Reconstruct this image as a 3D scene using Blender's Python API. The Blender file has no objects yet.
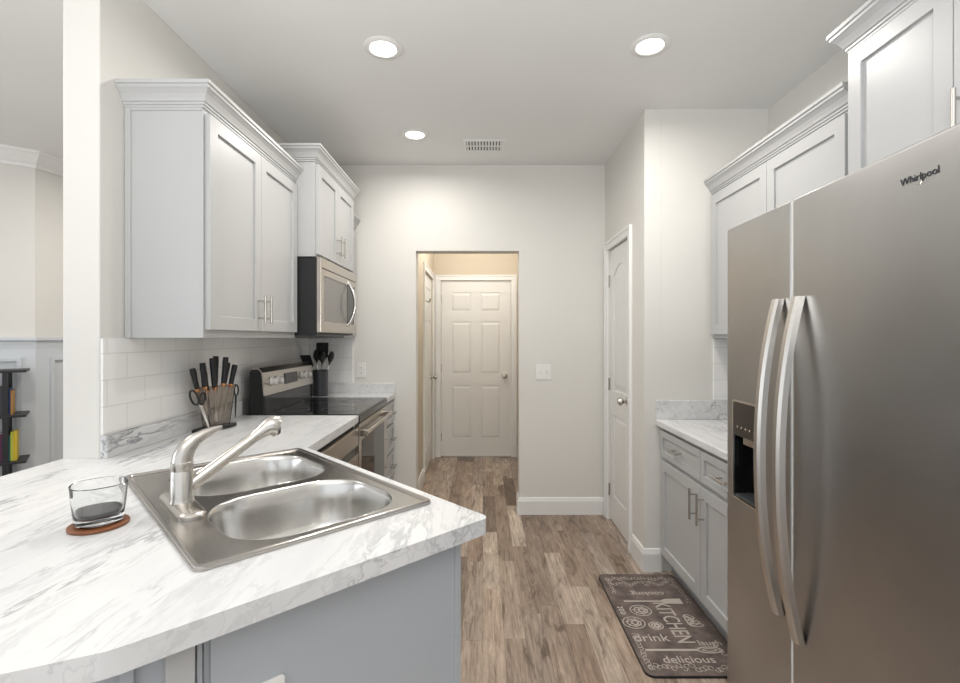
import bpy, bmesh, math, random
from mathutils import Vector, Matrix
random.seed(7)
S = bpy.context.scene
COL = S.collection
PI = math.pi

# ------------------------------------------------------------------ camera
cd = bpy.data.cameras.new('camera'); cam = bpy.data.objects.new('camera', cd); COL.objects.link(cam)
cam.location = (0, 0, 1.382); cam.rotation_euler = (PI/2, 0, 0)
cd.sensor_width = 36; cd.lens = 484/960*36; cd.clip_start = 0.02
cd.shift_x = -3/960; cd.shift_y = -3.5/960
S.camera = cam
# ------------------------------------------------------------------ world
w = bpy.data.worlds.new('world'); S.world = w; w.use_nodes = True
w.node_tree.nodes['Background'].inputs[0].default_value = (0.93, 0.965, 1.0, 1)
w.node_tree.nodes['Background'].inputs[1].default_value = 0.85
# ------------------------------------------------------------------ view
S.view_settings.view_transform = 'Standard'; S.view_settings.look = 'None'
S.view_settings.gamma = 1; S.view_settings.use_curve_mapping = False
S.view_settings.exposure = 0.14
# ------------------------------------------------------------------ daylight from the open back, plus added fill lights
def area(name, loc, rot, sx, sy, power, col=(1, 1, 1)):
    l = bpy.data.lights.new(name, 'AREA'); l.shape = 'RECTANGLE'; l.size = sx; l.size_y = sy
    l.energy = power; l.color = col
    o = bpy.data.objects.new(name, l); COL.objects.link(o); o.location = loc; o.rotation_euler = rot
    return o
area('daylight_fill', (-1.2, -1.75, 1.35), (PI/2, 0, 0), 4.2, 2.2, 10, (0.95, 0.975, 1.0))
area('daylight_fill', (-4.6, .3, 1.5), (PI/2, 0, -PI/2+.35), 2.4, 1.8, 26, (0.92, 0.965, 1.0))  # added area light brightening the dining side; no window modelled
area('ceiling_fill', (-.3, -.55, 1.5), (PI-.1, 0, 0), 1.4, 1.0, 74, (1.0, 0.99, 0.975))  # added upward area light, lifts the ceiling's brightness

# ================================================================== helpers
def mat(name, col, rough=0.5, metal=0.0, **k):
    m = bpy.data.materials.new(name); m.use_nodes = True
    b = m.node_tree.nodes['Principled BSDF']
    b.inputs['Base Color'].default_value = (*col, 1); b.inputs['Roughness'].default_value = rough
    b.inputs['Metallic'].default_value = metal
    for kk, v in k.items():
        b.inputs[kk.replace('_', ' ')].default_value = v
    return m
def nt(m):
    t = m.node_tree; return t, t.nodes, t.links, t.nodes['Principled BSDF']
def coords(m, scale=(1, 1, 1), rot=(0, 0, 0)):
    t, N, L, b = nt(m)
    g = N.new('ShaderNodeNewGeometry'); mp = N.new('ShaderNodeMapping')
    mp.inputs['Scale'].default_value = scale; mp.inputs['Rotation'].default_value = rot
    L.new(g.outputs['Position'], mp.inputs['Vector']); return mp.outputs[0]
def noise(m, vec, scale, detail=3, rough=.5, dist=0):
    t, N, L, b = nt(m)
    n = N.new('ShaderNodeTexNoise'); n.inputs['Scale'].default_value = scale; n.inputs['Detail'].default_value = detail
    n.inputs['Roughness'].default_value = rough; n.inputs['Distortion'].default_value = dist
    L.new(vec, n.inputs['Vector']); return n.outputs['Fac']
def ramp(m, fac, stops):
    t, N, L, b = nt(m)
    r = N.new('ShaderNodeValToRGB'); e = r.color_ramp.elements
    while len(e) < len(stops): e.new(0.5)
    for i, (p, c) in enumerate(stops):
        e[i].position = p; e[i].color = (*c, 1) if len(c) == 3 else c
    L.new(fac, r.inputs[0]); return r.outputs[0]
def mixc(m, a, b_, fac, mode='MIX'):
    t, N, L, b = nt(m)
    x = N.new('ShaderNodeMix'); x.data_type = 'RGBA'; x.blend_type = mode
    for s, v in ((x.inputs[0], fac), (x.inputs[6], a), (x.inputs[7], b_)):
        if isinstance(v, (int, float)): s.default_value = v
        elif isinstance(v, tuple): s.default_value = (*v, 1)
        else: L.new(v, s)
    return x.outputs[2]
def bump(m, h, strength, dist=0.01):
    t, N, L, b = nt(m)
    bp = N.new('ShaderNodeBump'); bp.inputs['Strength'].default_value = strength; bp.inputs['Distance'].default_value = dist
    L.new(h, bp.inputs['Height']); L.new(bp.outputs[0], b.inputs['Normal'])
def setc(m, c): t, N, L, b = nt(m); L.new(c, b.inputs['Base Color'])
def setr(m, c): t, N, L, b = nt(m); L.new(c, b.inputs['Roughness'])

def paint(name, col, rough=0.6, b=0.05):
    m = mat(name, col, rough); v = coords(m)
    n = noise(m, v, 180, 2); bump(m, n, b, .002)
    n2 = noise(m, v, 1.3, 2)
    setc(m, ramp(m, n2, [(0.3, tuple(c*.985 for c in col)), (0.7, tuple(min(1, c*1.015) for c in col))]))
    return m
M = {}
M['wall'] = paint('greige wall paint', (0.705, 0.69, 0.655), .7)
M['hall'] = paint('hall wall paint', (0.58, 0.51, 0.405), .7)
M['ceil'] = paint('ceiling paint', (0.80, 0.80, 0.79), .8)
M['dceil'] = M['ceil']
M['trim'] = paint('white trim paint', (0.80, 0.80, 0.785), .35, .01)
M['door'] = paint('white door paint', (0.78, 0.775, 0.755), .35, .02)
M['wains'] = paint('pale blue grey wainscot paint', (0.60, 0.63, 0.66), .45, .01)
M['cab'] = paint('light grey cabinet paint', (0.462, 0.466, 0.468), .36, .01)
M['base'] = paint('blue grey peninsula paint', (0.42, 0.445, 0.475), .42, .02)
M['nickel'] = mat('brushed nickel', (0.55, 0.525, 0.49), .27, 1)
M['chrome'] = mat('polished steel', (0.78, 0.77, 0.75), .12, 1)
M['black'] = mat('black plastic', (0.008, 0.008, 0.009), .45)
M['blackmetal'] = mat('black metal', (0.01, 0.01, 0.012), .4)
M['glassblack'] = mat('black glass', (0.008, 0.008, 0.009), .05)
M['whitepl'] = mat('white plastic', (0.80, 0.79, 0.76), .35)
M['copper'] = mat('copper', (0.85, 0.42, 0.18), .25, 1)
M['white'] = mat('off white print', (0.47, 0.42, 0.37), .85)
M['ink'] = mat('dark ink', (0.02, 0.02, 0.025), .5)
M['cork'] = mat('brown coaster', (0.20, 0.065, 0.02), .45)
M['grey'] = mat('dark grey plastic', (0.06, 0.065, 0.07), .3)
M['screen'] = mat('display glass', (0.03, 0.03, 0.032), .1)
M['shadow'] = mat('dark void', (0.01, 0.01, 0.01), .9)

def steel(name, col, rough, along='z', bs=.02, metal=1.0, cv=.05):
    m = mat(name, col, rough, metal)
    sc = {'z': (160, 160, 2.5), 'y': (160, 2.5, 160), 'x': (2.5, 160, 160)}[along]
    v = coords(m, sc); n = noise(m, v, 1, 3)
    setr(m, ramp(m, n, [(0.2, (rough*.9,)*3), (0.8, (rough*1.1,)*3)]))
    v2 = coords(m); n2 = noise(m, v2, 2.2, 4, .55, .4)
    setc(m, ramp(m, n2, [(0.3, tuple(c*(1-cv) for c in col)), (0.7, tuple(min(1, c*(1+cv)) for c in col))]))
    t, N, L, b = nt(m)
    a = N.new('ShaderNodeMath'); a.operation = 'MULTIPLY_ADD'; a.inputs[1].default_value = 3.0
    L.new(n2, a.inputs[0]); L.new(n, a.inputs[2]); bump(m, n2 if True else a.outputs[0], bs, .004)
    return m
M['fridge'] = steel('fridge stainless steel', (0.47, 0.465, 0.46), .31, 'y', .03, cv=.07)
M['steel'] = steel('appliance stainless steel', (0.56, 0.52, 0.475), .25, 'y', .003, cv=.02)
M['sink'] = steel('sink stainless steel', (0.45, 0.43, 0.405), .23, 'y', .006, cv=.03)
M['bowl'] = steel('bowl stainless steel', (0.62, 0.61, 0.59), .22, 'x', .004, cv=.02)

# marble laminate
def marble(name):
    m = mat(name, (0.8, 0.8, 0.8), .26); t, N, L, b = nt(m)
    v = coords(m, (1.0, .17, .8), (0, 0, math.radians(16)))
    d = noise(m, v, 3.5, 5, .6)
    cmb = N.new('ShaderNodeVectorMath'); cmb.operation = 'MULTIPLY_ADD'; cmb.inputs[1].default_value = (.5, .5, .5)
    L.new(d, cmb.inputs[0]); L.new(v, cmb.inputs[2])
    def vein(scale, width, det):
        n = noise(m, cmb.outputs[0], scale, det, .62)
        s = N.new('ShaderNodeMath'); s.operation = 'SUBTRACT'; s.inputs[1].default_value = .5; L.new(n, s.inputs[0])
        a = N.new('ShaderNodeMath'); a.operation = 'ABSOLUTE'; L.new(s.outputs[0], a.inputs[0])
        return ramp(m, a.outputs[0], [(0, (1, 1, 1)), (width, (0, 0, 0))])
    v1 = vein(4.2, .022, 7); v2 = vein(11, .035, 6)
    msk = ramp(m, noise(m, v, 2.8, 3), [(0.42, (0, 0, 0)), (0.66, (1, 1, 1))])
    cloud = ramp(m, noise(m, v, 7, 6, .65), [(0.35, (0.72, 0.72, 0.72)), (0.72, (0.63, 0.638, 0.65))])
    vm = mixc(m, (0, 0, 0), v1, msk); c = mixc(m, cloud, (0.24, 0.25, 0.27), vm)
    t2 = mixc(m, (0, 0, 0), v2, .42); c = mixc(m, c, (0.48, 0.48, 0.49), t2)
    setc(m, c); return m
M['marble'] = marble('marble pattern laminate')

# wood plank floor
def floor_mat():
    m = mat('rustic plank floor', (0.3, 0.2, 0.15), .42); t, N, L, b = nt(m)
    g = N.new('ShaderNodeNewGeometry'); sp = N.new('ShaderNodeSeparateXYZ'); L.new(g.outputs['Position'], sp.inputs[0])
    cb = N.new('ShaderNodeCombineXYZ'); L.new(sp.outputs['X'], cb.inputs['Y'])
    def mth(op, a, b_=None):
        n = N.new('ShaderNodeMath'); n.operation = op
        for i, v in enumerate((a, b_)):
            if v is None: continue
            if isinstance(v, (int, float)): n.inputs[i].default_value = v
            else: L.new(v, n.inputs[i])
        return n.outputs[0]
    wn = N.new('ShaderNodeTexWhiteNoise'); wn.noise_dimensions = '1D'; L.new(mth('FLOOR', mth('DIVIDE', sp.outputs['X'], .098)), wn.inputs['W'])
    L.new(mth('ADD', sp.outputs['Y'], mth('MULTIPLY', wn.outputs['Value'], .78)), cb.inputs['X'])
    def brick(w_, off, c1, c2, mo, ms):
        br = N.new('ShaderNodeTexBrick'); br.offset = 0; br.offset_frequency = 2; br.squash = 1
        br.inputs['Scale'].default_value = 1; br.inputs['Brick Width'].default_value = w_; br.inputs['Row Height'].default_value = .098
        br.inputs['Mortar Size'].default_value = ms; br.inputs['Color1'].default_value = c1; br.inputs['Color2'].default_value = c2
        br.inputs['Mortar'].default_value = mo; br.inputs['Bias'].default_value = 0; L.new(cb.outputs[0], br.inputs['Vector']); return br
    br = brick(.78, .37, (0, 0, 0, 1), (1, 1, 1, 1), (0, 0, 0, 1), .0)
    gap = brick(.78, .37, (1, 1, 1, 1), (1, 1, 1, 1), (.60, .57, .55, 1), .0011)
    tone = ramp(m, br.outputs['Color'], [(0.0, (0.13, 0.092, 0.070)), (0.22, (0.40, 0.305, 0.232)), (0.38, (0.20, 0.142, 0.106)), (0.52, (0.50, 0.41, 0.33)), (0.68, (0.27, 0.190, 0.138)), (0.82, (0.46, 0.37, 0.30)), (1.0, (0.30, 0.24, 0.20))])
    off = N.new('ShaderNodeVectorMath'); off.operation = 'MULTIPLY_ADD'; off.inputs[1].default_value = (13, 7, 5)
    L.new(br.outputs['Color'], off.inputs[0]); L.new(g.outputs['Position'], off.inputs[2])
    mp = N.new('ShaderNodeMapping'); mp.inputs['Scale'].default_value = (1, .055, 1); L.new(off.outputs[0], mp.inputs['Vector'])
    gr = noise(m, mp.outputs[0], 80, 8, .72, .5)
    c = mixc(m, tone, ramp(m, gr, [(0.34, (0.50, 0.45, 0.42)), (0.5, (.97, .97, .97)), (0.66, (1.30, 1.30, 1.30))]), .95, 'MULTIPLY')
    mp2 = N.new('ShaderNodeMapping'); mp2.inputs['Scale'].default_value = (1, .22, 1); L.new(off.outputs[0], mp2.inputs['Vector'])
    bl = noise(m, mp2.outputs[0], 13, 8, .72, .8)
    c = mixc(m, c, ramp(m, bl, [(0.36, (0.34, 0.29, 0.26)), (0.45, (.85, .85, .85)), (0.54, (1.0, 1.0, 1.0)), (0.66, (1.30, 1.34, 1.38))]), .9, 'MULTIPLY')
    c = mixc(m, c, gap.outputs['Color'], 1.0, 'MULTIPLY')
    setc(m, c); bump(m, gr, .12, .003); return m
M['floor'] = floor_mat()

def tile_mat(axis):
    m = mat('white tile '+axis, (0.8, 0.8, 0.78), .18); t, N, L, b = nt(m)
    g = N.new('ShaderNodeNewGeometry'); sp = N.new('ShaderNodeSeparateXYZ'); L.new(g.outputs['Position'], sp.inputs[0])
    cb = N.new('ShaderNodeCombineXYZ'); L.new(sp.outputs[axis], cb.inputs['X']); L.new(sp.outputs['Z'], cb.inputs['Y'])
    mp = N.new('ShaderNodeMapping'); mp.inputs['Location'].default_value = (-.083, -1.326+.096*14, 0); L.new(cb.outputs[0], mp.inputs['Vector'])
    br = N.new('ShaderNodeTexBrick'); br.offset = .5; br.inputs['Scale'].default_value = 1
    br.inputs['Brick Width'].default_value = .196; br.inputs['Row Height'].default_value = .096; br.inputs['Mortar Size'].default_value = .0018
    br.inputs['Mortar Smooth'].default_value = .3
    br.inputs['Color1'].default_value = (.84, .835, .82, 1); br.inputs['Color2'].default_value = (.86, .855, .845, 1); br.inputs['Mortar'].default_value = (.70, .69, .67, 1)
    L.new(mp.outputs[0], br.inputs['Vector']); setc(m, br.outputs['Color'])
    inv = N.new('ShaderNodeMath'); inv.operation = 'SUBTRACT'; inv.inputs[0].default_value = 1; L.new(br.outputs['Fac'], inv.inputs[1])
    bump(m, inv.outputs[0], .35, .002); return m
M['tileY'] = tile_mat('Y'); M['tileX'] = tile_mat('X')
def rugmat():
    m = mat('brown kitchen mat', (0.10, 0.075, 0.065), .85); v = coords(m)
    n = noise(m, v, 14, 5, .6); setc(m, ramp(m, n, [(0.3, (0.075, 0.056, 0.050)), (0.7, (0.20, 0.155, 0.14))])); return m
M['rug'] = rugmat()
def glass(name, col=(1, 1, 1), rough=0.0, ior=1.45):
    m = mat(name, col, rough, 0, IOR=ior); nt(m)[3].inputs['Transmission Weight'].default_value = 1; return m
M['glass'] = glass('clear glass', (.96, .97, .97)); M['drink'] = mat('dark drink', (0.012, 0.008, 0.012), .08)
M['wax'] = glass('smoky inside', (.55, .53, .56), .25)
M['acrylic'] = glass('smoky acrylic', (.72, .68, .64), .03, 1.3)
M['pane'] = glass('window glass', (.95, .97, .98), 0, 1.05)
def emis(name, col, s):
    m = mat(name, col, .5); b = nt(m)[3]; b.inputs['Emission Color'].default_value = (*col, 1); b.inputs['Emission Strength'].default_value = s; return m
M['lamp'] = emis('lit lamp lens', (1, .97, .90), 9)

# -------------------------------------------------- mesh helpers
ORG = {}
def FR(o, u, v, ww=(0, 0, 1)):
    m = Matrix.Identity(4)
    for i, a in enumerate((u, v, ww)):
        for j in range(3): m[j][i] = a[j]
    for j in range(3): m[j][3] = o[j]
    return m
def BM(): return bmesh.new()
def box(bm, x0, x1, y0, y1, z0, z1, T=None):
    vs = [bm.verts.new((T @ Vector(p)) if T else p) for p in ((x0, y0, z0), (x1, y0, z0), (x1, y1, z0), (x0, y1, z0), (x0, y0, z1), (x1, y0, z1), (x1, y1, z1), (x0, y1, z1))]
    for f in ((0, 3, 2, 1), (4, 5, 6, 7), (0, 1, 5, 4), (1, 2, 6, 5), (2, 3, 7, 6), (3, 0, 4, 7)): bm.faces.new([vs[i] for i in f])
    return bm
def bx(*a, **k): return box(BM(), *a, **k)
def prism(bm, outer, holes, t0, t1, T=None, cap0=True):
    """polygon (a,b) with holes, between t0 and t1 ; T maps (a,b,t)"""
    loops = [outer]+list(holes); T = T or Matrix.Identity(4)
    rings = {}
    for t in (t0, t1):
        rr = []
        for lp in loops: rr.append([bm.verts.new(T @ Vector((p[0], p[1], t))) for p in lp])
        rings[t] = rr
        if t == t0 and not cap0: continue
        if len(loops) == 1 and len(outer) <= 4: bm.faces.new(rr[0]); continue
        es = []
        for r in rr:
            for i in range(len(r)): es.append(bm.edges.new((r[i], r[(i+1) % len(r)])))
        bmesh.ops.triangle_fill(bm, edges=es, use_beauty=True)
    for a, b in zip(rings[t0], rings[t1]):
        for i in range(len(a)):
            j = (i+1) % len(a); bm.faces.new((a[i], a[j], b[j], b[i]))
    return bm
def rect(a0, a1, b0, b1): return [(a0, b0), (a1, b0), (a1, b1), (a0, b1)]
def rrect(a0, a1, b0, b1, r, n=6):
    out = []
    for cx, cy, s in ((a1-r, b0+r, -90), (a1-r, b1-r, 0), (a0+r, b1-r, 90), (a0+r, b0+r, 180)):
        for i in range(n+1):
            t = math.radians(s+90*i/n); out.append((cx+r*math.cos(t), cy+r*math.sin(t)))
    return out
def loft(bm, rings, cap=True):
    vr = [[bm.verts.new(p) for p in r] for r in rings]
    for a, b in zip(vr, vr[1:]):
        for i in range(len(a)):
            j = (i+1) % len(a); bm.faces.new((a[i], a[j], b[j], b[i]))
    if cap: bm.faces.new(vr[0][::-1]); bm.faces.new(vr[-1])
    return bm
def tube(bm, pts, radii, seg=14, flat=1.0, cap=True):
    pts = [Vector(p) for p in pts]; n = len(pts)
    if isinstance(radii, (int, float)): radii = [radii]*n
    rings = []; ref = None
    for i, p in enumerate(pts):
        d = (pts[min(i+1, n-1)]-pts[max(i-1, 0)]).normalized()
        if ref is None: ref = Vector((0, 0, 1)) if abs(d.z) < .9 else Vector((1, 0, 0))
        a = (ref-d*ref.dot(d)).normalized(); b = d.cross(a); ref = a
        rings.append([p+(a*math.cos(t)*flat+b*math.sin(t))*radii[i] for t in [2*PI*k/seg for k in range(seg)]])
    return loft(bm, rings, cap)
def lathe(bm, prof, c, seg=32, axis=(0, 0, 1), close=False):
    ax = Vector(axis).normalized(); q = Vector((0, 0, 1)).rotation_difference(ax); c = Vector(c)
    rings = [[c+q @ Vector((r*math.cos(2*PI*k/seg), r*math.sin(2*PI*k/seg), h)) for k in range(seg)] for r, h in prof]
    vr = [[bm.verts.new(p) for p in r] for r in rings]
    pairs = list(zip(vr, vr[1:]))+([(vr[-1], vr[0])] if close else [])
    for a, b in pairs:
        for i in range(seg):
            j = (i+1) % seg; bm.faces.new((a[i], a[j], b[j], b[i]))
    if not close: bm.faces.new(vr[0][::-1]); bm.faces.new(vr[-1])
    return bm
def cyl(bm, a, b, r, seg=16): return tube(bm, [a, b], r, seg)
def sweep(bm, prof, path, side=1, z=0, closed=False):
    """prof [(out,dz)] closed polygon; path 2d points; out to the left of travel * side"""
    P = [Vector(p) for p in path]; n = len(P); offs = []
    for i in range(n):
        ds = []
        if i > 0 or closed: ds.append((P[i]-P[i-1]).normalized())
        if i < n-1 or closed: ds.append((P[(i+1) % n]-P[i]).normalized())
        ns = [Vector((-d.y, d.x))*side for d in ds]
        a = sum(ns, Vector((0, 0))).normalized(); offs.append(a/max(.2, a.dot(ns[0])))
    vr = [[bm.verts.new((P[i].x+offs[i].x*o, P[i].y+offs[i].y*o, z+dz)) for o, dz in prof] for i in range(n)]
    k = len(prof)
    for i in range(n if closed else n-1):
        a, b = vr[i], vr[(i+1) % n]
        for j in range(k): bm.faces.new((a[j], a[(j+1) % k], b[(j+1) % k], b[j]))
    if not closed: bm.faces.new(vr[0]); bm.faces.new(vr[-1][::-1])
    return bm
def link(name, bm, m, parent=None, bevel=0, smooth=False, seg=2, ang=35, sub=0):
    bmesh.ops.recalc_face_normals(bm, faces=bm.faces[:])
    me = bpy.data.meshes.new(name)
    if parent is not None: org = ORG[parent]
    else:
        xs = [v.co for v in bm.verts]
        org = Vector(((min(v.x for v in xs)+max(v.x for v in xs))/2, (min(v.y for v in xs)+max(v.y for v in xs))/2, min(v.z for v in xs)))
    bmesh.ops.translate(bm, verts=bm.verts[:], vec=-org)
    bm.to_mesh(me); bm.free()
    me.materials.append(M[m] if isinstance(m, str) else m)
    o = bpy.data.objects.new(name, me); COL.objects.link(o)
    if parent is not None: o.parent = parent
    else: o.location = org
    ORG[o] = org
    if smooth or sub:
        for p in me.polygons: p.use_smooth = True
    if bevel:
        b = o.modifiers.new('bevel', 'BEVEL'); b.width = bevel; b.segments = seg; b.limit_method = 'ANGLE'; b.angle_limit = math.radians(ang)
        b.harden_normals = False
    if smooth and not sub:
        try: me.set_sharp_from_angle(angle=math.radians(40))
        except Exception: pass
    return o
def tag(o, label, cat, group=None):
    o['label'] = label; o['category'] = cat
    if group: o['group'] = group
    return o
def thing(name, label, cat, loc, group=None):
    o = bpy.data.objects.new(name, None); COL.objects.link(o); o.location = loc; o.empty_display_size = .1
    ORG[o] = Vector(loc); return tag(o, label, cat, group)
def struct(name, bm, m, parent=None, **k):
    o = link(name, bm, m, parent, **k)
    if parent is None: o['kind'] = 'structure'
    return o
def text_bm(s, size, T, depth=.0006, shear=0, bold=0, wscale=1.0):
    cu = bpy.data.curves.new('t', 'FONT'); cu.body = s; cu.size = size; cu.extrude = depth; cu.shear = shear; cu.offset = bold
    cu.align_x = 'CENTER'; cu.align_y = 'CENTER'; cu.resolution_u = 3
    o = bpy.data.objects.new('t', cu); COL.objects.link(o)
    bpy.context.view_layer.update()
    me = bpy.data.meshes.new_from_object(o.evaluated_get(bpy.context.evaluated_depsgraph_get()))
    bm = BM(); bm.from_mesh(me); bpy.data.objects.remove(o); bpy.data.curves.remove(cu); bpy.data.meshes.remove(me)
    bmesh.ops.transform(bm, matrix=T @ Matrix.Diagonal((wscale, 1, 1, 1)), verts=bm.verts[:]); return bm
def merge(bm, other):
    me = bpy.data.meshes.new('x'); other.to_mesh(me); other.free(); bm.from_mesh(me); bpy.data.meshes.remove(me); return bm

# ================================================================== dimensions
W = -1.368; FARY = 3.794; H = 2.74; RX = 1.69; BY = 2.87; PX = .957; CT = .952; RCT = .902
BACK = -1.9; LX = -4.9
# ================================================================== STRUCTURE
struct('floor', bx(LX-.1, RX+.12, BACK-.1, 5.8, -.06, 0), 'floor')
struct('ceiling', bx(LX-.1, RX+.12, BACK-.1, 5.8, H, H+.08), 'ceil')
struct('wall_left', bx(-1.50, W, 1.727, FARY, 0, H), 'wall', bevel=.004)
T = FR((0, FARY, 0), (1, 0, 0), (0, 0, 1), (0, 1, 0))
struct('wall_far', prism(BM(), [(-1.50, 0), (-.525, 0), (-.525, 2.063), (.282, 2.063), (.282, 0), (PX+.1, 0), (PX+.1, H), (-1.5, H)], [], 0, .12, T), 'wall', bevel=.004)
# pantry bump-out
T = FR((PX, 0, 0), (0, 1, 0), (0, 0, 1), (1, 0, 0))
PD0, PD1 = 3.165, 3.69
struct('wall_pantry', prism(BM(), [(BY, 0), (PD0, 0), (PD0, 2.05), (PD1, 2.05), (PD1, 0), (FARY, 0), (FARY, H), (BY, H)], [], 0, .1, T), 'wall', bevel=.003)
struct('wall_front', bx(PX+.1, RX, BY, BY+.1, 0, H), 'wall')
struct('wall_right', bx(RX, RX+.12, BACK, BY+.1, 0, H), 'wall')
# hall
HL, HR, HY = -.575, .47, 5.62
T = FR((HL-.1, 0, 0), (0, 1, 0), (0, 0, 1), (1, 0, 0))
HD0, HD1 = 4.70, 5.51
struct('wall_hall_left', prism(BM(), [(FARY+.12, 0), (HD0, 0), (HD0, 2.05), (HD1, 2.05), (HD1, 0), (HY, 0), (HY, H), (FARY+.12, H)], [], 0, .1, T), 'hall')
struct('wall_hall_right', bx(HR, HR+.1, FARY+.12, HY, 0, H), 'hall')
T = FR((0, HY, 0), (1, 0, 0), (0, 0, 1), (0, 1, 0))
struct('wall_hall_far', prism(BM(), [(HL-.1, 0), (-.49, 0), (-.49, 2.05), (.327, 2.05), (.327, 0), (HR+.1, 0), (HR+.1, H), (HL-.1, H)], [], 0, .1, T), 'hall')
# dining room walls (seen left of the pillar)
A0, A1, B1 = Vector((-4.95, 2.254)), Vector((-3.297, 3.562)), Vector((-2.85, 5.4))
def wallseg(name, p, q, th, m):
    d = (q-p).normalized(); n = Vector((-d.y, d.x))
    T = FR((p.x, p.y, 0), (d.x, d.y, 0), (n.x, n.y, 0)); return struct(name, bx(0, (q-p).length, 0, th, 0, H, T=T), m)
wallseg('wall_dining_left', A0, A1, .1, 'wall'); wallseg('wall_dining_far', A1, B1, .1, 'wall')
wallseg('wall_dining_end', Vector((-3.0, 5.3)), Vector((-1.4, 5.3)), .1, 'wall')
# baseboards
BB = [(0, 0), (.014, 0), (.014, .105), (.010, .118), (.006, .132), (0, .135)]
def bb(name, path, side=1): return struct(name, sweep(BM(), BB, path, side), 'trim')
bb('baseboard_far', [(PX-.012, FARY), (.282, FARY), (.282, FARY+.12)], -1 * -1)
bb('baseboard_pantry', [(PX, 3.085), (PX, BY), (1.055, BY)], -1)
bb('baseboard_hall_left', [(-.525, FARY), (-.525, FARY+.12), (HL, FARY+.12), (HL, HD0-.06)], -1)
bb('baseboard_hall_right', [(HR, FARY+.14), (HR, HY), (.40, HY)], 1)
# dining wainscot, rail, crown
pth = [tuple(A0), tuple(A1), tuple(B1)]
struct('trim_1', sweep(BM(), [(0, 0), (.012, 0), (.012, 1.30), (.02, 1.355), (.035, 1.365), (.035, 1.385), (0, 1.385)], pth, -1), 'wains')
def panelframe(bm, p, d, n, s0, s1, z0, z1):
    T = FR((p.x, p.y, 0), (d.x, d.y, 0), (0, 0, 1), (n.x, n.y, 0))
    prism(bm, rect(s0, s1, z0, z1), [rect(s0+.025, s1-.025, z0+.025, z1-.025)], .008, .028, T)
dA = (A1-A0).normalized(); nA = Vector((dA.y, -dA.x)); dB = (B1-A1).normalized(); nB = Vector((dB.y, -dB.x))
LA = (A1-A0).length; bm = BM()
for s in (.09, .65, 1.21, 1.77): panelframe(bm, A1, -dA, nA, s-.02, s+.46, .2, 1.24)
for s in (.09, .65, 1.2): panelframe(bm, A1, dB, nB, s, s+.46, .2, 1.24)
struct('trim_2', bm, 'wains')
CR = [(0, 0), (.012, 0), (.014, .02), (.03, .032), (.055, .06), (.075, .085), (.09, .092), (.09, .11), (0, .11)]
struct('trim_3', sweep(BM(), CR, pth, -1, z=H-.11), 'trim')

# ---------------------------------------------------------------- doors
def panel_door(name, T, w_, h_, panels, th=.035, m='door'):
    """T maps (a across, b up, t outwards)"""
    bm = BM(); prism(bm, rect(0, w_, 0, h_), panels, -.009, 0, T)
    prism(bm, rect(0, w_, 0, h_), [], -th, -.009, T)
    for p in panels:
        cx = sum(q[0] for q in p)/len(p); cy = sum(q[1] for q in p)/len(p)
        ww = max(q[0] for q in p)-min(q[0] for q in p); hh = max(q[1] for q in p)-min(q[1] for q in p)
        def sh(d): return [(cx+(q[0]-cx)*(1-2*d/ww), cy+(q[1]-cy)*(1-2*d/hh)) for q in p]
        loft(bm, [[T @ Vector((*q, -.0089)) for q in sh(.010)], [T @ Vector((*q, -.001)) for q in sh(.034)]])
    return struct(name, bm, m)
def knob(parent, c, ax, r=.028, m='nickel', name='knob'):
    return link(name, lathe(BM(), [(.033, 0), (.033, .005), (.012, .009), (.011, .03), (.018, .036), (r, .046), (r*1.0, .056), (r*.75, .066), (.006, .069)], c, 24, ax), m, parent, smooth=True)
def hinge(parent, T, a, b):
    bm = BM(); prism(bm, rect(a-.012, a+.004, b-.045, b+.045), [], 0, .003, T); cyl(bm, T @ Vector((a-.004, b-.047, .008)), T @ Vector((a-.004, b+.047, .008)), .006, 10)
    return link('hinge', bm, 'nickel', parent)
def six(w_, h_):
    s, mgap = .115, .10; pw = (w_-2*s-mgap)/2; out = []
    for x in (s, s+pw+mgap):
        for z0, z1 in ((.20, .82), (.95, 1.56), (1.68, 1.90)): out.append(rect(x, x+pw, z0*h_/2.03, z1*h_/2.03))
    return out
# far hall door
T = FR((-.485, HY+.012, .012), (1, 0, 0), (0, 0, 1), (0, -1, 0))
d1o = panel_door('door_1', T, .807, 2.03, six(.807, 2.03))
knob(d1o, T @ Vector((.735, .93, 0)), (0, -1, 0)); link('deadbolt', lathe(BM(), [(.025, 0), (.025, .012), (.018, .016)], T @ Vector((.735, 1.07, 0)), 20, (0, -1, 0)), 'nickel', d1o, smooth=True) if False else None
for b in (.22, 1.02, 1.82): hinge(d1o, T, .0, b)
CAS = .062
def casing(name, T, a0, a1, top, m='trim', left=True, right=True):
    bm = BM()
    for (o, t, wd) in ((0, .014, CAS), (CAS-.018, .020, .0188)):
        if left: prism(bm, rect(a0-o-wd, a0-o, 0, top+o+wd), [], 0, t, T)
        if right: prism(bm, rect(a1+o, a1+o+wd, 0, top+o+wd), [], 0, t, T)
        prism(bm, rect(a0-(o if left else 0), a1+(o if right else 0), top+o, top+o+wd), [], 0, t, T)
    return struct(name, bm, m, bevel=.002)
T = FR((0, HY, 0), (1, 0, 0), (0, 0, 1), (0, -1, 0)); casing('trim_4', T, -.49, .327, 2.05)
# dark strip: threshold under far door
struct('trim_5', bx(-.49, .327, HY-.02, HY+.05, 0, .012), 'nickel')
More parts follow.
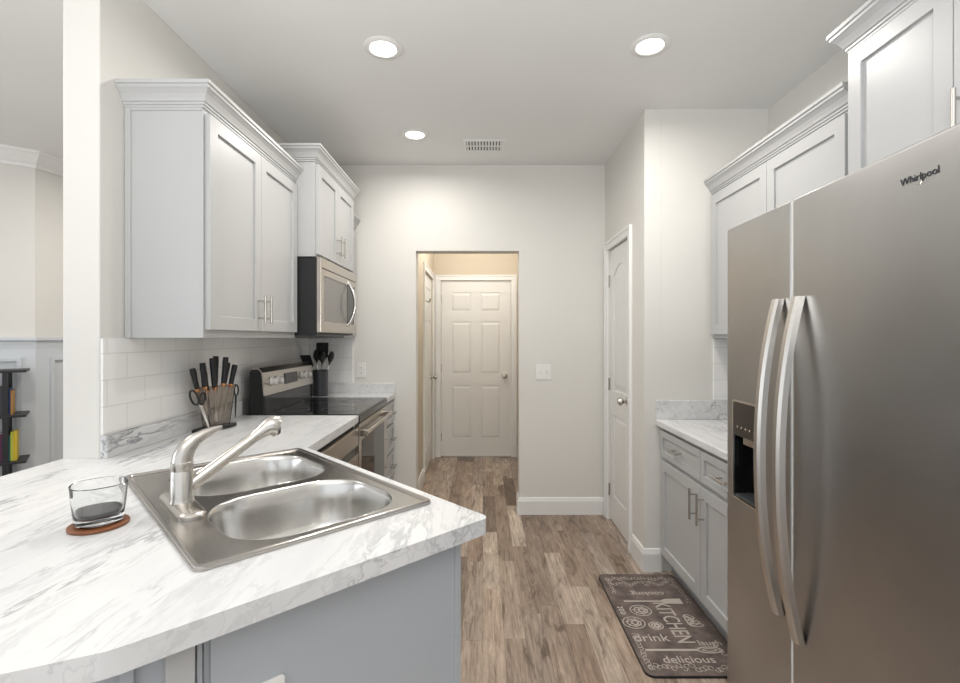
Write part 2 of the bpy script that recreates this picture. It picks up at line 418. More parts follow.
# hall left door
T = FR((HL-.012, HD0+.003, .012), (0, 1, 0), (0, 0, 1), (1, 0, 0))
d2o = panel_door('door_2', T, HD1-HD0-.006, 2.03, six(.80, 2.03))
knob(d2o, T @ Vector((.735, .93, 0)), (1, 0, 0))
for b in (.22, 1.02, 1.82): hinge(d2o, T, .004, b)
T = FR((HL, 0, 0), (0, 1, 0), (0, 0, 1), (1, 0, 0)); casing('trim_6', T, HD0, HD1, 2.05)
# pantry door (arched upper panel)
PW = PD1-PD0-.006
T = FR((PX+.012, PD1-.003, .012), (0, -1, 0), (0, 0, 1), (-1, 0, 0))
def arch(a0, a1, b0, b1, r):
    n = 10; return [(a0, b0), (a1, b0), (a1, b1-r)]+[(a1+(a0-a1)*i/n, b1-r+r*math.sin(PI*i/n)) for i in range(1, n)]+[(a0, b1-r)]
d3 = panel_door('door_3', T, PW, 2.03, [rect(.10, PW-.10, .20, .80), arch(.10, PW-.10, .98, 1.90, .07)])
knob(d3, T @ Vector((PW-.065, .945, 0)), (-1, 0, 0))
for b in (.22, 1.02, 1.80): hinge(d3, T, .0, b)
T = FR((PX, 0, 0), (0, 1, 0), (0, 0, 1), (-1, 0, 0)); casing('trim_7', T, PD0, PD1, 2.05)
# hook on hall door
t = thing('coat_hook', 'small metal hook plate fixed high on the hall side door', 'hook', (HL-.010, 4.83, 1.72))
link('hook_plate', bx(HL-.012, HL-.006, 4.79, 4.88, 1.74, 1.78), 'nickel', t, bevel=.002)
for yy in (4.805, 4.865): link('hook', tube(BM(), [(HL-.006, yy, 1.755), (HL+.03, yy, 1.74), (HL+.045, yy, 1.75), (HL+.05, yy, 1.775)], .005, 8), 'nickel', t, smooth=True)

# ================================================================== CABINETS
def shaker(bm, T, a0, a1, b0, b1, th=.02, st=.056):
    prism(bm, rect(a0, a1, b0, b1), [rect(a0+st, a1-st, b0+st, b1-st)], 0, th, T)
    prism(bm, rect(a0+.01, a1-.01, b0+.01, b1-.01), [], .001, th-.010, T)
    return bm
def bar_handle(parent, T, a, b, L_, vertical=True, r=.0055, out=.034):
    bm = BM(); d = (0, L_/2) if vertical else (L_/2, 0); e = (0, L_/2*.62) if vertical else (L_/2*.62, 0)
    cyl(bm, T @ Vector((a-d[0], b-d[1], out)), T @ Vector((a+d[0], b+d[1], out)), r, 12)
    for s in (-1, 1): cyl(bm, T @ Vector((a+s*e[0], b+s*e[1], -.001)), T @ Vector((a+s*e[0], b+s*e[1], out)), r*.8, 10)
    return link('handle', bm, 'nickel', parent, smooth=True)
CP = [(0, 0), (.006, 0), (.006, .008), (.011, .010), (.011, .018), (.016, .020), (.020, .030), (.028, .044), (.038, .055), (.044, .060), (.044, .070), (.050, .072), (.050, .085), (0, .085)]
def upper(label, side, wx, fx, y0, y1, z0, z1, doors, hz, crown_path, group=None, pair=True, crown_scale=1.0, hl=.13):
    """side=+1: faces +X (on left wall)"""
    t = thing('wall_cabinet', label, 'cabinet', ((wx+fx)/2, (y0+y1)/2, z0), group)
    a, b = sorted((wx, fx))
    link('body', bx(a, b, y0, y1, z0, z1), 'cab', t, bevel=.0015)
    T = FR((fx, 0, 0), (0, 1, 0), (0, 0, 1), (side, 0, 0))
    for (ya, yb, hy, za, zb) in doors:
        d = link('door', shaker(BM(), T, ya, yb, za, zb), 'cab', t, bevel=.0018)
        if hy is not None:
            T2 = FR((fx+side*.02, 0, 0), (0, 1, 0), (0, 0, 1), (side, 0, 0)); bar_handle(d, T2, hy, hz, hl)
    if crown_path:
        link('crown_moulding', sweep(BM(), CP, crown_path, -side if True else 1, z=z1-.012), 'cab', t)
    return t
g = .003
G1 = None
# left run
Y1, Y2, Y3 = 1.847, 2.745, 3.515
c1 = upper('long grey two-door wall cabinet nearest the pillar, above the knife block', 1, W+.002, -1.068, Y1, Y2-.002, 1.382, 2.272,
      [(Y1+.012, 2.288-.0015, 2.288-.032, 1.414, 2.245), (2.288+.0015, Y2-.014, 2.288+.032, 1.414, 2.245)], 1.515,
      [(W+.001, Y1), (-1.068, Y1), (-1.068, Y2-.004)])
link('end_trim', prism(BM(), [(W+.003, 1.383), (W+.026, 1.383), (W+.026, 2.25), (-1.072, 2.25), (-1.072, 2.262), (W+.003, 2.262)], [], 0, .004, FR((0, Y1-.0001, 0), (1, 0, 0), (0, 0, 1), (0, -1, 0))), 'cab', c1)
upper('taller grey two-door wall cabinet mounted above the microwave', 1, W+.002, -.955, Y2, Y3, 1.845, 2.395,
      [(Y2+.014, (Y2+Y3)/2-.0015, (Y2+Y3)/2-.034, 1.860, 2.372), ((Y2+Y3)/2+.0015, Y3-.012, (Y2+Y3)/2+.034, 1.860, 2.372)], 1.965,
      [(W+.001, Y2), (-.955, Y2), (-.955, Y3), (W+.001, Y3)])
upper('narrow grey wall cabinet in the far left corner behind the microwave', 1, W+.002, -1.01, Y3+.002, FARY-.002, 1.382, 2.235,
      [(Y3+.012, FARY-.012, None, 1.402, 2.21)], 1.515, [(-1.01, Y3+.06), (-1.01, FARY-.002)])
# right run
upper('grey two-door wall cabinet over the right-hand counter', -1, RX-.002, 1.358, 1.762, BY-.002, 1.382, 2.242,
      [(2.285+.0015, BY-.025, None, 1.402, 2.215), (1.79, 2.285-.0015, None, 1.402, 2.215)], 1.515,
      [(1.358, 1.762), (1.358, BY-.004)])
upper('high grey wall cabinet above the refrigerator, bar handle at its seam', -1, RX-.002, 1.262, .78, 1.66, 1.835, 2.372,
      [(1.279+.0015, 1.66-.012, None, 1.852, 2.348), (.80, 1.279-.0015, 1.243, 1.852, 2.348)], 1.958,
      [(1.262, .78), (1.262, 1.66), (RX-.003, 1.66)], hl=.13)
# fix crown side for the right-hand ones handled by sweep side

# base cabinet right
t = thing('base_cabinet', 'grey base cabinet with two drawers and two doors under the right-hand counter', 'cabinet', (1.37, 2.3, 0))
BX = 1.058; R0, R1 = 1.80, BY-.002
link('body', bx(BX, RX-.002, R0, R1, .10, RCT-.038), 'cab', t, bevel=.0015)
link('toe_kick', bx(BX+.06, RX-.01, R0, R1, 0, .10), 'base', t)
T = FR((BX, 0, 0), (0, 1, 0), (0, 0, 1), (-1, 0, 0)); T2 = FR((BX-.02, 0, 0), (0, 1, 0), (0, 0, 1), (-1, 0, 0))
mid = 2.315
for ya, yb, hy in ((mid+.003, R1-.035, mid+.04), (R0+.02, mid-.003, mid-.04)):
    d = link('drawer', shaker(BM(), T, ya, yb, .695, .845, st=.038), 'cab', t, bevel=.0018); bar_handle(d, T2, (ya+yb)/2, .772, .12, False)
    d = link('door', shaker(BM(), T, ya, yb, .125, .672), 'cab', t, bevel=.0018); bar_handle(d, T2, hy, .575, .15)
# base cabinet far left (drawers)
t = thing('base_cabinet', 'narrow base cabinet of drawers between range and far wall', 'cabinet', (-1.03, 3.63, 0))
DX = -.712
link('body', bx(W+.002, DX, 3.485, FARY-.002, .1, CT-.038), 'cab', t); link('toe_kick', bx(W+.002, DX-.06, 3.485, FARY-.002, 0, .1), 'base', t)
T = FR((DX, 0, 0), (0, 1, 0), (0, 0, 1), (1, 0, 0)); T2 = FR((DX+.02, 0, 0), (0, 1, 0), (0, 0, 1), (1, 0, 0))
for z0, z1 in ((.74, .895), (.53, .72), (.325, .515), (.12, .31)):
    d = link('drawer', shaker(BM(), T, 3.50, FARY-.02, z0, z1, st=.03), 'cab', t, bevel=.0015); bar_handle(d, T2, 3.635, (z0+z1)/2, .10, False)

# ================================================================== COUNTERS
th_ = math.radians(43.8); d1 = Vector((-math.sin(th_), math.cos(th_))); d2 = Vector((math.cos(th_), math.sin(th_)))
C = Vector((.0165, 1.1625)); Bp = Vector((-.51, .668))
SN = Vector((-.525, .880)); SL, SW = .832, .549      # sink near corner, long side along d1, short along d2
def sp(a, b): return SN+d2*a+d1*b      # a across (d2), b along (d1)
FX = -.689
inner = C+d1*((FX-C.x)/d1.x)
def fillet(p, a, b, r, n=6):
    p, a, b = Vector(p), Vector(a), Vector(b); u = (a-p).normalized(); v = (b-p).normalized(); ang = u.angle(v); tlen = r/math.tan(ang/2)
    s = p+u*tlen; e = p+v*tlen; c = p+(u+v).normalized()*(r/math.sin(ang/2)); out = []
    a0 = math.atan2(s.y-c.y, s.x-c.x); a1 = math.atan2(e.y-c.y, e.x-c.x); dd = (a1-a0+PI) % (2*PI)-PI
    return [(c.x+r*math.cos(a0+dd*i/n), c.y+r*math.sin(a0+dd*i/n)) for i in range(n+1)]
bar = Vector((-1.15, .319))
outer = [(W+.001, 2.69)]+[(W+.001, 1.7265), (-1.497, 1.7265)]
outer += fillet((-1.497, .28), (-1.497, 1.7), bar, .15)
outer += fillet(Bp, bar, C, .12, 5)
outer += fillet(C, Bp, inner, .022, 6)
outer += [tuple(inner)]
outer += fillet((FX, 2.69), inner, (W, 2.69), .014, 4)
hole = [tuple(sp(a, b)) for a, b in rrect(.02, SW-.02, .02, SL-.02, .02, 3)]
link_c = link('countertop', prism(BM(), outer, [hole], CT-.038, CT), 'marble', bevel=.004, seg=3)
tag(link_c, 'white marble-look countertop of the sink peninsula and left run', 'countertop')
o = link('countertop', prism(BM(), rect(W+.001, FX, 3.485, FARY-.001), [], CT-.038, CT), 'marble', bevel=.004, seg=3); tag(o, 'short white marble-look countertop between range and far wall', 'countertop')
o = link('countertop', bx(1.022, RX-.001, 1.78, BY-.001, RCT-.038, RCT), 'marble', bevel=.007, seg=3); tag(o, 'marble-look countertop on the right beside the refrigerator', 'countertop')
# upstands
o = link('backsplash_upstand', bx(W+.0005, W+.028, 1.727, 2.695, CT, CT+.080), 'marble', bevel=.003); tag(o, 'low marble-look upstand along left wall behind knife block', 'backsplash')
bm = bx(W+.0005, -.686, FARY-.024, FARY-.0005, CT, CT+.078)
o = link('backsplash_upstand', bm, 'marble', bevel=.003); tag(o, 'low marble-look upstand on far wall behind the range', 'backsplash')
o = link('backsplash_upstand', bx(1.022, RX-.0005, BY-.022, BY-.0005, RCT, RCT+.112), 'marble', bevel=.003); tag(o, 'low marble-look upstand against pantry wall on right counter', 'backsplash')
# tiles
o = link('tile_backsplash', bx(W+.0005, W+.010, 1.730, FARY-.012, CT+.081, 1.381), 'tileY'); tag(o, 'white subway tile backsplash on left wall under the cabinets', 'backsplash')
o = link('tile_backsplash', bx(W+.0105, -1.018, FARY-.010, FARY-.0005, CT+.079, 1.381), 'tileX'); tag(o, 'narrow white subway tile strip on far wall behind utensil crock', 'backsplash')
o = link('tile_backsplash', bx(1.362, RX-.0005, BY-.010, BY-.0005, RCT+.113, 1.381), 'tileX', bevel=.003); tag(o, 'white subway tile strip on pantry wall under right wall cabinet', 'backsplash')

# peninsula base
t = thing('peninsula_base', 'blue-grey panelled base carrying the sink peninsula', 'cabinet', (-.6, 1.2, 0))
ov = .056; P0 = C+d1*ov-d2*ov
e1 = P0-d2*.543
q = (bar-Bp).normalized(); nq = Vector((q.y, -q.x));  nq = nq if nq.dot(d1) > 0 else -nq
# panel back line and body
bodyR = P0+d1*((DX-P0.x)/d1.x)
Bi = Bp+nq*.16+d1*.03
body = [tuple(P0), tuple(bodyR), (DX, 2.06), (W+.002, 2.06), (W+.002, 1.72), (-1.44, 1.72), (-1.44, .78), tuple(Bi-Vector((.05, -.01))), tuple(e1)]
# sink bowls sink into the body: leave the body hollow
inn = [tuple(P0+d1*.03-d2*.03), (bodyR.x-.03, bodyR.y+.0), (DX-.02, 2.03), (W+.03, 2.03), (W+.03, 1.69), (-1.41, 1.69), (-1.41, .82), tuple(Bi-Vector((.05, -.04))), tuple(e1+d1*.04)]
link('body', prism(BM(), body, [inn], .0, CT-.038), 'base', t)
TP = FR((P0.x, P0.y, 0), (-d2.x, -d2.y, 0), (0, 0, 1), (-d1.x, -d1.y, 0))
link('back_panel', prism(BM(), rect(.012, .535, .0, CT-.039), [], 0, .006, TP), 'base', t, bevel=.001)
link('corner_strip', prism(BM(), rect(-.002, .014, 0, CT-.039), [], 0, .012, TP), 'base', t, bevel=.001)
link('batten', prism(BM(), rect(.548, .556, 0, CT-.039), [], 0, .012, TP), 'base', t, bevel=.001)
link('pilaster', prism(BM(), rect(.560, .60, 0, CT-.039), [], -.02, .022, TP), 'cab', t, bevel=.002)
e2 = P0-d2*.60
TQ = FR((e2.x, e2.y, 0), (q.x, q.y, 0), (0, 0, 1), (-nq.x, -nq.y, 0))
bm = BM(); prism(bm, rect(0, .46, 0, CT-.039), [], -.02, .0, TQ)
link('side_panel', bm, 'base', t)
for a in (.035, .12, .36): link('batten', prism(BM(), rect(a, a+.018, 0, CT-.039), [], 0, .012, TQ), 'base', t, bevel=.001)
# outlet on the panel
T3 = FR((TP @ Vector((0, 0, .0062))), (-d2.x, -d2.y, 0), (0, 0, 1), (-d1.x, -d1.y, 0))
def outlet(T, a, b, label, kind='outlet', wd=.072, ht=.115, n=1, m='whitepl'):
    c = T @ Vector((a, b, 0)); t = thing('wall_outlet' if kind == 'outlet' else 'light_switch', label, kind, c)
    link('cover_plate', prism(BM(), rrect(a-wd/2, a+wd/2, b-ht/2, b+ht/2, .006, 3), [], .0003, .006, T), m, t, bevel=.0015)
    if kind == 'outlet':
        for s in (-1, 1):
            f = link('socket', prism(BM(), rrect(a-.016, a+.016, b+s*.02-.013, b+s*.02+.013, .008, 4), [], .006, .009, T), 'whitepl', t)
            bm = BM()
            for dx in (-.006, .006): prism(bm, rect(a+dx-.0012, a+dx+.0012, b+s*.02-.004, b+s*.02+.005), [], .009, .0094, T)
            link('slot', bm, 'ink', f)
    else:
        for i in range(n):
            x = a+(i-(n-1)/2)*.046
            f = link('rocker', prism(BM(), rect(x-.006, x+.006, b-.013, b+.013), [], .006, .008, T), 'whitepl', t)
            link('toggle', prism(BM(), rect(x-.004, x+.004, b, b+.01), [], .008, .017, T), 'whitepl', f, bevel=.001)
    return t
outlet(T3, .452, .66+.063, 'white outlet on the peninsula back panel, cut off at the bottom')
TF = FR((0, FARY, 0), (1, 0, 0), (0, 0, 1), (0, -1, 0))
outlet(TF, -.955, 1.13, 'white duplex outlet on far wall right of the tile strip')
outlet(TF, .474, 1.115, 'white double light switch on far wall right of the hall opening', 'switch', .118, .118, 2)

# ================================================================== SINK
def S3(a, b, z): v = sp(a, b); return Vector((v.x, v.y, z))
TS = FR((SN.x, SN.y, 0), (d2.x, d2.y, 0), (d1.x, d1.y, 0))
t = thing('kitchen_sink', 'drop-in stainless steel double-bowl sink set in the peninsula', 'sink', tuple(S3(SW/2, SL/2, CT-.16)))
b1 = (.088, .505, .034, .385); b2 = (.088, .505, .425, .795)
zr = CT+.007
bm = BM()
prism(bm, rrect(0, SW, 0, SL, .018, 4), [rrect(*b1, .125, 10), rrect(*b2, .125, 10)], CT+.0015, zr-.001, TS)
# raised outer bead
def rl(i, z, r=.018): return [TS @ Vector((a, b, z)) for a, b in rrect(i, SW-i, i, SL-i, max(r-i*.5, .006), 4)]
loft(bm, [rl(0, CT+.0005), rl(0.002, zr+.002), rl(.006, zr+.0035), rl(.013, zr+.003), rl(.017, zr-.0015), rl(.017, CT+.001)], cap=False)
link('rim', bm, 'sink', t, smooth=True)
for bb_ in (b1, b2):
    a0, a1, c0, c1_ = bb_; rings = []
    for k, (ins, dz, r) in enumerate(((0, 0, .10), (.004, -.004, .098), (.008, -.015, .096), (.014, -.06, .092), (.022, -.115, .086), (.034, -.140, .078), (.055, -.153, .065), (.09, -.158, .05), (.13, -.160, .03))):
        rings.append([TS @ Vector((a, b, zr-.001+dz)) for a, b in rrect(a0+ins, a1-ins, c0+ins, c1_-ins, r+.025, 10)])
    bo = BM(); loft(bo, rings, cap=False); bo.faces.new([v for v in list(bo.verts)[-len(rings[0]):]])
    bw = link('bowl', bo, 'bowl', t, smooth=True)
    sol = bw.modifiers.new('s', 'SOLIDIFY'); sol.thickness = .0012; sol.offset = 0
    c = S3((a0+a1)/2, (c0+c1_)/2, zr-.160)
    link('drain', lathe(BM(), [(.045, 0), (.045, .003), (.036, .003), (.030, .0005)], c, 28), 'chrome', t, smooth=True)
for a, b in ((.05, .10), (.052, .76)): pass
# ---- faucet
fb = (.066, .404)
F = S3(*fb, zr)
t = thing('kitchen_faucet', 'brushed nickel single-lever pull-out faucet on the sink deck', 'faucet', tuple(S3(*fb, CT+.007)))
bm = BM(); rr = [(-.040, .0), (-.040, .006), (-.036, .010), (-.028, .013)]
rings = []
for ins, z in ((0, .0), (0, .007), (.004, .011), (.012, .014)):
    rings.append([TS @ Vector((a, b, zr+z-.0005)) for a, b in rrect(fb[0]-.031+ins, fb[0]+.031-ins, fb[1]-.125+ins, fb[1]+.125-ins, .0309-ins, 8)])
loft(bm, rings); link('deck_plate', bm, 'nickel', t, smooth=True)
link('body', lathe(BM(), [(.028, .012), (.0265, .018), (.0255, .022), (.0255, .088), (.0245, .0895), (.0245, .093), (.0255, .0945), (.0255, .112), (.022, .116)], F, 32), 'nickel', t, smooth=True)
D2 = Vector((d2.x, d2.y, 0)); UP = Vector((0, 0, 1)); D1 = Vector((d1.x, d1.y, 0))
# lever: rises from the cap and sweeps forward
lev = [F+D2*x+UP*z for x, z in ((0, .108), (.002, .126), (.011, .146), (.028, .163), (.050, .175), (.072, .183), (.092, .188))]
link('lever', tube(BM(), lev, [.0255, .0250, .0225, .0180, .0135, .0095, .0045], 20, .92), 'nickel', t, smooth=True)
sd = (D2*.198+UP*.128)
spt = [F+D2*.012+UP*.045+sd*k for k in (0, .25, .5, .75, .86)]
link('spout', tube(BM(), spt, [.0175, .0165, .0155, .0145, .0145], 20), 'nickel', t, smooth=True)
hd = F+D2*.012+UP*.045+sd*.80
sdn = sd.normalized()
pts = [hd, hd+sdn*.02, hd+sdn*.040, hd+sdn*.052-UP*.002, hd+sdn*.064-UP*.008, hd+sdn*.074-UP*.016]
link('spray_head', tube(BM(), pts, [.0150, .0165, .0215, .0275, .030, .0290], 24), 'nickel', t, smooth=True)
link('nozzle', tube(BM(), [pts[-1]-sdn*.002, pts[-1]+(sdn*.010-UP*.006)*.5], [.024, .023], 24), 'grey', t, smooth=True)

# ================================================================== RANGE
RY0, RY1 = 2.70, 3.475
t = thing('range_cooker', 'freestanding stainless electric range with black glass cooktop', 'stove', (-1.03, (RY0+RY1)/2, 0))
link('body', bx(W+.03, -.715, RY0, RY1, .03, CT-.012), 'black', t, bevel=.002)
for x in (-1.28, -.78):
    for y in (RY0+.05, RY1-.05): link('foot', cyl(BM(), (x, y, 0), (x, y, .03), .015), 'black', t)
link('cooktop', bx(-1.26, -.694, RY0, RY1, CT-.012, CT+.004), 'glassblack', t, bevel=.003)
for (x, y, r) in ((-.86, 2.90, .105), (-.86, 3.28, .085), (-1.12, 2.90, .08), (-1.12, 3.28, .10)):
    bm = BM(); lathe(bm, [(r, CT+.0041), (r, CT+.0046), (r-.004, CT+.0046), (r-.004, CT+.0041)], (x, y, 0), 40, close=True); link('burner_ring', bm, 'grey', t)
link('front_trim', bx(-.700, -.688, RY0, RY1, CT-.045, CT-.010), 'glassblack', t, bevel=.002)
TR = FR((-.712, 0, 0), (0, 1, 0), (0, 0, 1), (1, 0, 0))
dr = link('oven_door', prism(BM(), rect(RY0+.004, RY1-.004, .265, CT-.052), [], 0, .022, TR), 'steel', t, bevel=.003)
link('window', prism(BM(), rect(RY0+.06, RY1-.10, .33, .80), [], .022, .0235, TR), 'glassblack', dr, bevel=.001)
bm = BM(); hz = CT-.105
tube(bm, [TR @ Vector((RY0+.02, hz, .055)), TR @ Vector((RY1-.02, hz, .055))], .013, 16, 1.0)
link('handle', bm, 'steel', dr, smooth=True)
for yy in (RY0+.03, RY1-.05): link('handle_bracket', prism(BM(), rect(yy-.012, yy+.022, hz-.018, hz+.018), [], .020, .062, TR), 'steel', dr, bevel=.004)
link('drawer', prism(BM(), rect(RY0+.004, RY1-.004, .06, .255), [], 0, .022, TR), 'steel', t, bevel=.003)
# backguard
prof = [(W+.065, CT), (-1.225, CT), (-1.225, 1.055), (-1.235, 1.19), (-1.250, 1.206), (W+.075, 1.206), (W+.065, 1.19)]
TG = FR((0, RY0, 0), (1, 0, 0), (0, 0, 1), (0, 1, 0))
bg = link('backguard', prism(BM(), prof, [], 0, RY1-RY0, TG), 'black', t, bevel=.002)
face = [(-1.224, 1.058), (-1.218, 1.058), (-1.228, 1.188), (-1.243, 1.206), (-1.252, 1.2135), (W+.08, 1.2135), (W+.08, 1.2065), (-1.252, 1.2065), (-1.236, 1.188)]
link('control_panel', prism(BM(), face, [], -.003, RY1-RY0+.003, TG), 'steel', t)
link('glass_strip', prism(BM(), rect(-1.2245, -1.2235, CT+.006, 1.052), [], .01, RY1-RY0-.01, TG), 'glassblack', t)
TK = FR((-1.2225, 0, 1.128), (0, 1, 0), (-.073, 0, .997), (.997, 0, .073))
link('display', prism(BM(), rect(2.985, 3.185, -.030, .036), [], .0, .003, TK), 'screen', t, bevel=.001)
for yy in (2.80, 2.885, 3.265, 3.35):
    link('control_knob', lathe(BM(), [(.027, 0), (.027, .004), (.021, .006), (.019, .028), (.015, .031)], TK @ Vector((yy, .003, .001)), 24, (.997, 0, .073)), 'whitepl', t, smooth=True)

# ================================================================== MICROWAVE
MX = -.945; MZ0, MZ1 = 1.402, 1.842; MY0, MY1 = Y2+.004, Y3-.004
t = thing('microwave', 'stainless over-the-range microwave with curved vertical handle', 'microwave', (-1.15, (MY0+MY1)/2, MZ0))
link('body', bx(W+.012, MX, MY0, MY1, MZ0, MZ1), 'black', t, bevel=.003)
TM = FR((MX, 0, 0), (0, 1, 0), (0, 0, 1), (1, 0, 0))
bm = BM(); prism(bm, rect(MY0, MY1, MZ0+.012, MZ1), [rect(MY0+.055, MY1-.03, MZ0+.075, MZ1-.10)], 0, .025, TM)
link('door', bm, 'steel', t, bevel=.003)
link('window', prism(BM(), rect(MY0+.055, MY1-.22, MZ0+.075, MZ1-.10), [], 0, .020, TM), mat('microwave window', (.20, .19, .18), .08), t)  # base colour raised to stand in for a bright reflection
link('control_panel', prism(BM(), rect(MY1-.215, MY1-.03, MZ0+.075, MZ1-.10), [], 0, .021, TM), 'glassblack', t)
link('vent_grille', prism(BM(), rect(MY0+.02, MY1-.02, MZ1-.062, MZ1-.056), [], .024, .0256, TM), 'ink', t)
link('underside', bx(W+.05, MX-.02, MY0+.03, MY1-.03, MZ0-.006, MZ0), 'grey', t)
hp = []; cy = MY1-.205
for i in range(13):
    u = -1+2*i/12; hp.append(TM @ Vector((cy, (MZ0+MZ1)/2-.008+u*.150, .022+.050*(1-u*u))))
link('handle', tube(BM(), hp, .011, 14), 'chrome', t, smooth=True)

# ================================================================== DISHWASHER
t = thing('dishwasher', 'stainless dishwasher under the left counter before the range', 'dishwasher', (-1.0, 2.38, 0))
link('body', bx(W+.02, DX-.005, 2.078, 2.672, .10, CT-.045), 'black', t)
link('toe_kick', bx(W+.02, DX-.06, 2.078, 2.672, 0, .10), 'black', t)
TD = FR((DX-.005, 0, 0), (0, 1, 0), (0, 0, 1), (1, 0, 0))
link('door', prism(BM(), rect(2.078, 2.672, .11, .745), [], 0, .030, TD), 'steel', t, bevel=.004)
link('control_panel', prism(BM(), rect(2.078, 2.672, .79, CT-.062), [], 0, .030, TD), 'steel', t, bevel=.004)
link('pocket_handle', prism(BM(), rect(2.085, 2.665, .745, .79), [], 0, .010, TD), 'grey', t)
o = link('filler_strip', bx(DX-.02, DX, 2.674, 2.692, .0, CT-.039), 'cab'); tag(o, 'thin grey filler strip between dishwasher and range', 'trim')

# ================================================================== REFRIGERATOR
fo = Vector((.857, 1.702)); fu = Vector((-.0235, -1)).normalized(); fn = Vector((fu.y, -fu.x))   # outward
if fn.x > 0: fn = -fn
TZ = FR((fo.x, fo.y, 0), (fu.x, fu.y, 0), (0, 0, 1), (fn.x, fn.y, 0))
FH = 1.762
t = thing('refrigerator', 'large stainless side-by-side refrigerator with through-door dispenser', 'refrigerator', (fo.x+.40, fo.y-.45, 0))
link('body', prism(BM(), rect(.003, .907, .03, FH-.012), [], -.78, -.075, TZ), 'grey', t, bevel=.004)
link('base_grille', prism(BM(), rect(.01, .90, .0, .045), [], -.70, -.09, TZ), 'black', t)
sm = .370
dz = (.048, .212, .845, 1.168)
fd = link('freezer_door', prism(BM(), rect(0, sm-.004, .05, FH), [rect(*dz)], -.070, 0, TZ), 'fridge', t, bevel=.007, seg=3)
rd = link('fridge_door', prism(BM(), rect(sm+.004, .91, .05, FH), [], -.070, 0, TZ), 'fridge', t, bevel=.007, seg=3)
link('seal_lit_edge', prism(BM(), rect(sm-.012, sm+.012, .055, FH-.004), [], -.072, -.003, TZ), mat('pale seal lit edge', (.72, .72, .70), .4), t)  # pale seal set forward, its colour standing in for the lit door edge
# dispenser
bm = BM(); a0, a1, z0, z1 = dz
prism(bm, rect(a0, a1, z0, z1), [], -.069, -.064, TZ)
for r_ in (rect(a0, a0+.004, z0, z1), rect(a1-.004, a1, z0, z1), rect(a0, a1, z0, z0+.004)): prism(bm, r_, [], -.064, -.001, TZ)
dp = link('dispenser', bm, 'glassblack', fd)
link('control_panel', prism(BM(), rrect(a0, a1, 1.055, z1, .006, 3), [], -.030, .0015, TZ), mat('dispenser panel', (.035, .028, .024), .25), dp)
bm = BM(); prism(bm, rrect(a0-.004, a1+.004, z0-.004, z1+.004, .008, 3), [rrect(a0+.001, a1-.001, z0+.001, z1-.001, .006, 3)], -.004, .002, TZ); link('bezel', bm, 'chrome', dp)
link('paddle', prism(BM(), rect(a0+.05, a1-.05, .93, 1.03), [], -.050, -.040, TZ), 'grey', dp, bevel=.003)
link('spout', prism(BM(), rect(a0+.045, a1-.045, 1.028, 1.056), [], -.060, -.008, TZ), 'steel', dp, bevel=.004)
link('drip_tray', prism(BM(), rect(a0+.006, a1-.006, z0+.004, z0+.010), [], -.062, -.004, TZ), 'grey', dp)
bm = BM()
for i in range(5):
    lathe(bm, [(.0035, 0), (.0035, .0004)], TZ @ Vector((a0+.03+i*.026, 1.085, .0016)), 10, (fn.x, fn.y, 0))
link('button_icons', bm, 'white', dp)
def fhandle(parent, a, z0, z1, bow, wd):
    bm = BM(); n = 20; rings = []
    for i in range(n+1):
        u = -1+2*i/n; z = (z0+z1)/2+u*(z1-z0)/2; out = .012+bow*(1-abs(u)**2.2)
        hw = wd/2; tt = .011
        rings.append([TZ @ Vector(p) for p in ((a-hw, z, out-tt), (a+hw, z, out-tt), (a+hw, z, out+tt*.4), (a+hw*.55, z, out+tt), (a-hw*.55, z, out+tt), (a-hw, z, out+tt*.4))])
    loft(bm, rings); return link('handle', bm, M['handle'], parent, smooth=True)
M['handle'] = mat('satin handle metal', (.60, .575, .54), .30, 1)
fhandle(fd, sm-.044, .60, 1.492, .052, .030); fhandle(rd, sm+.048, .575, 1.492, .052, .030)
# logo
bm = text_bm('Whirlpool', .0205, TZ @ Matrix.Translation((.772, 1.692, .0010)), .0003, bold=.0)
ring = []
link('brand_lettering', bm, 'ink', rd)
bm = BM(); arc = []
for i in range(17):
    u = PI*(1.02+.80*i/16); arc.append((.774+.018*math.cos(u), 1.687+.0085*math.sin(u)))
tube(bm, [TZ @ Vector((p[0], p[1], .0015)) for p in arc], .0005, 6); link('brand_swoosh', bm, 'chrome', rd)

# ================================================================== GLASS + COASTER
gp = Vector((-.879, 1.108))
cz = CT+.0005
o = link('coaster', lathe(BM(), [(.056, 0), (.058, .002), (.058, .006), (.056, .008)], (gp.x, gp.y, cz), 40), 'cork', bevel=.001); tag(o, 'round reddish-brown coaster under the glass on the countertop', 'coaster')
gz = cz+.0085
t = thing('drinking_glass', 'short clear glass holding dark liquid, on the brown coaster', 'glass', (gp.x, gp.y, gz))
def sq(r, z, k=.10):
    r *= 1.13
    out = []
    for i in range(48):
        a = 2*PI*i/48; rr_ = r*(1+k*math.cos(4*(a))*.35); out.append(Vector((gp.x+rr_*math.cos(a), gp.y+rr_*math.sin(a), gz+z)))
    return out
bm = BM(); loft(bm, [sq(.036, 0), sq(.041, .004), sq(.0445, .03), sq(.0475, .065), sq(.0490, .088), sq(.0475, .0895), sq(.0462, .088), sq(.0447, .065), sq(.0417, .03), sq(.038, .018), sq(.030, .0155)])
link('tumbler', bm, 'glass', t, smooth=True)
bm = BM(); loft(bm, [sq(.030, .0162), sq(.0375, .0187), sq(.0398, .0260), sq(.0404, .0300), sq(.030, .0300)]); link('liquid', bm, 'drink', t, smooth=True)

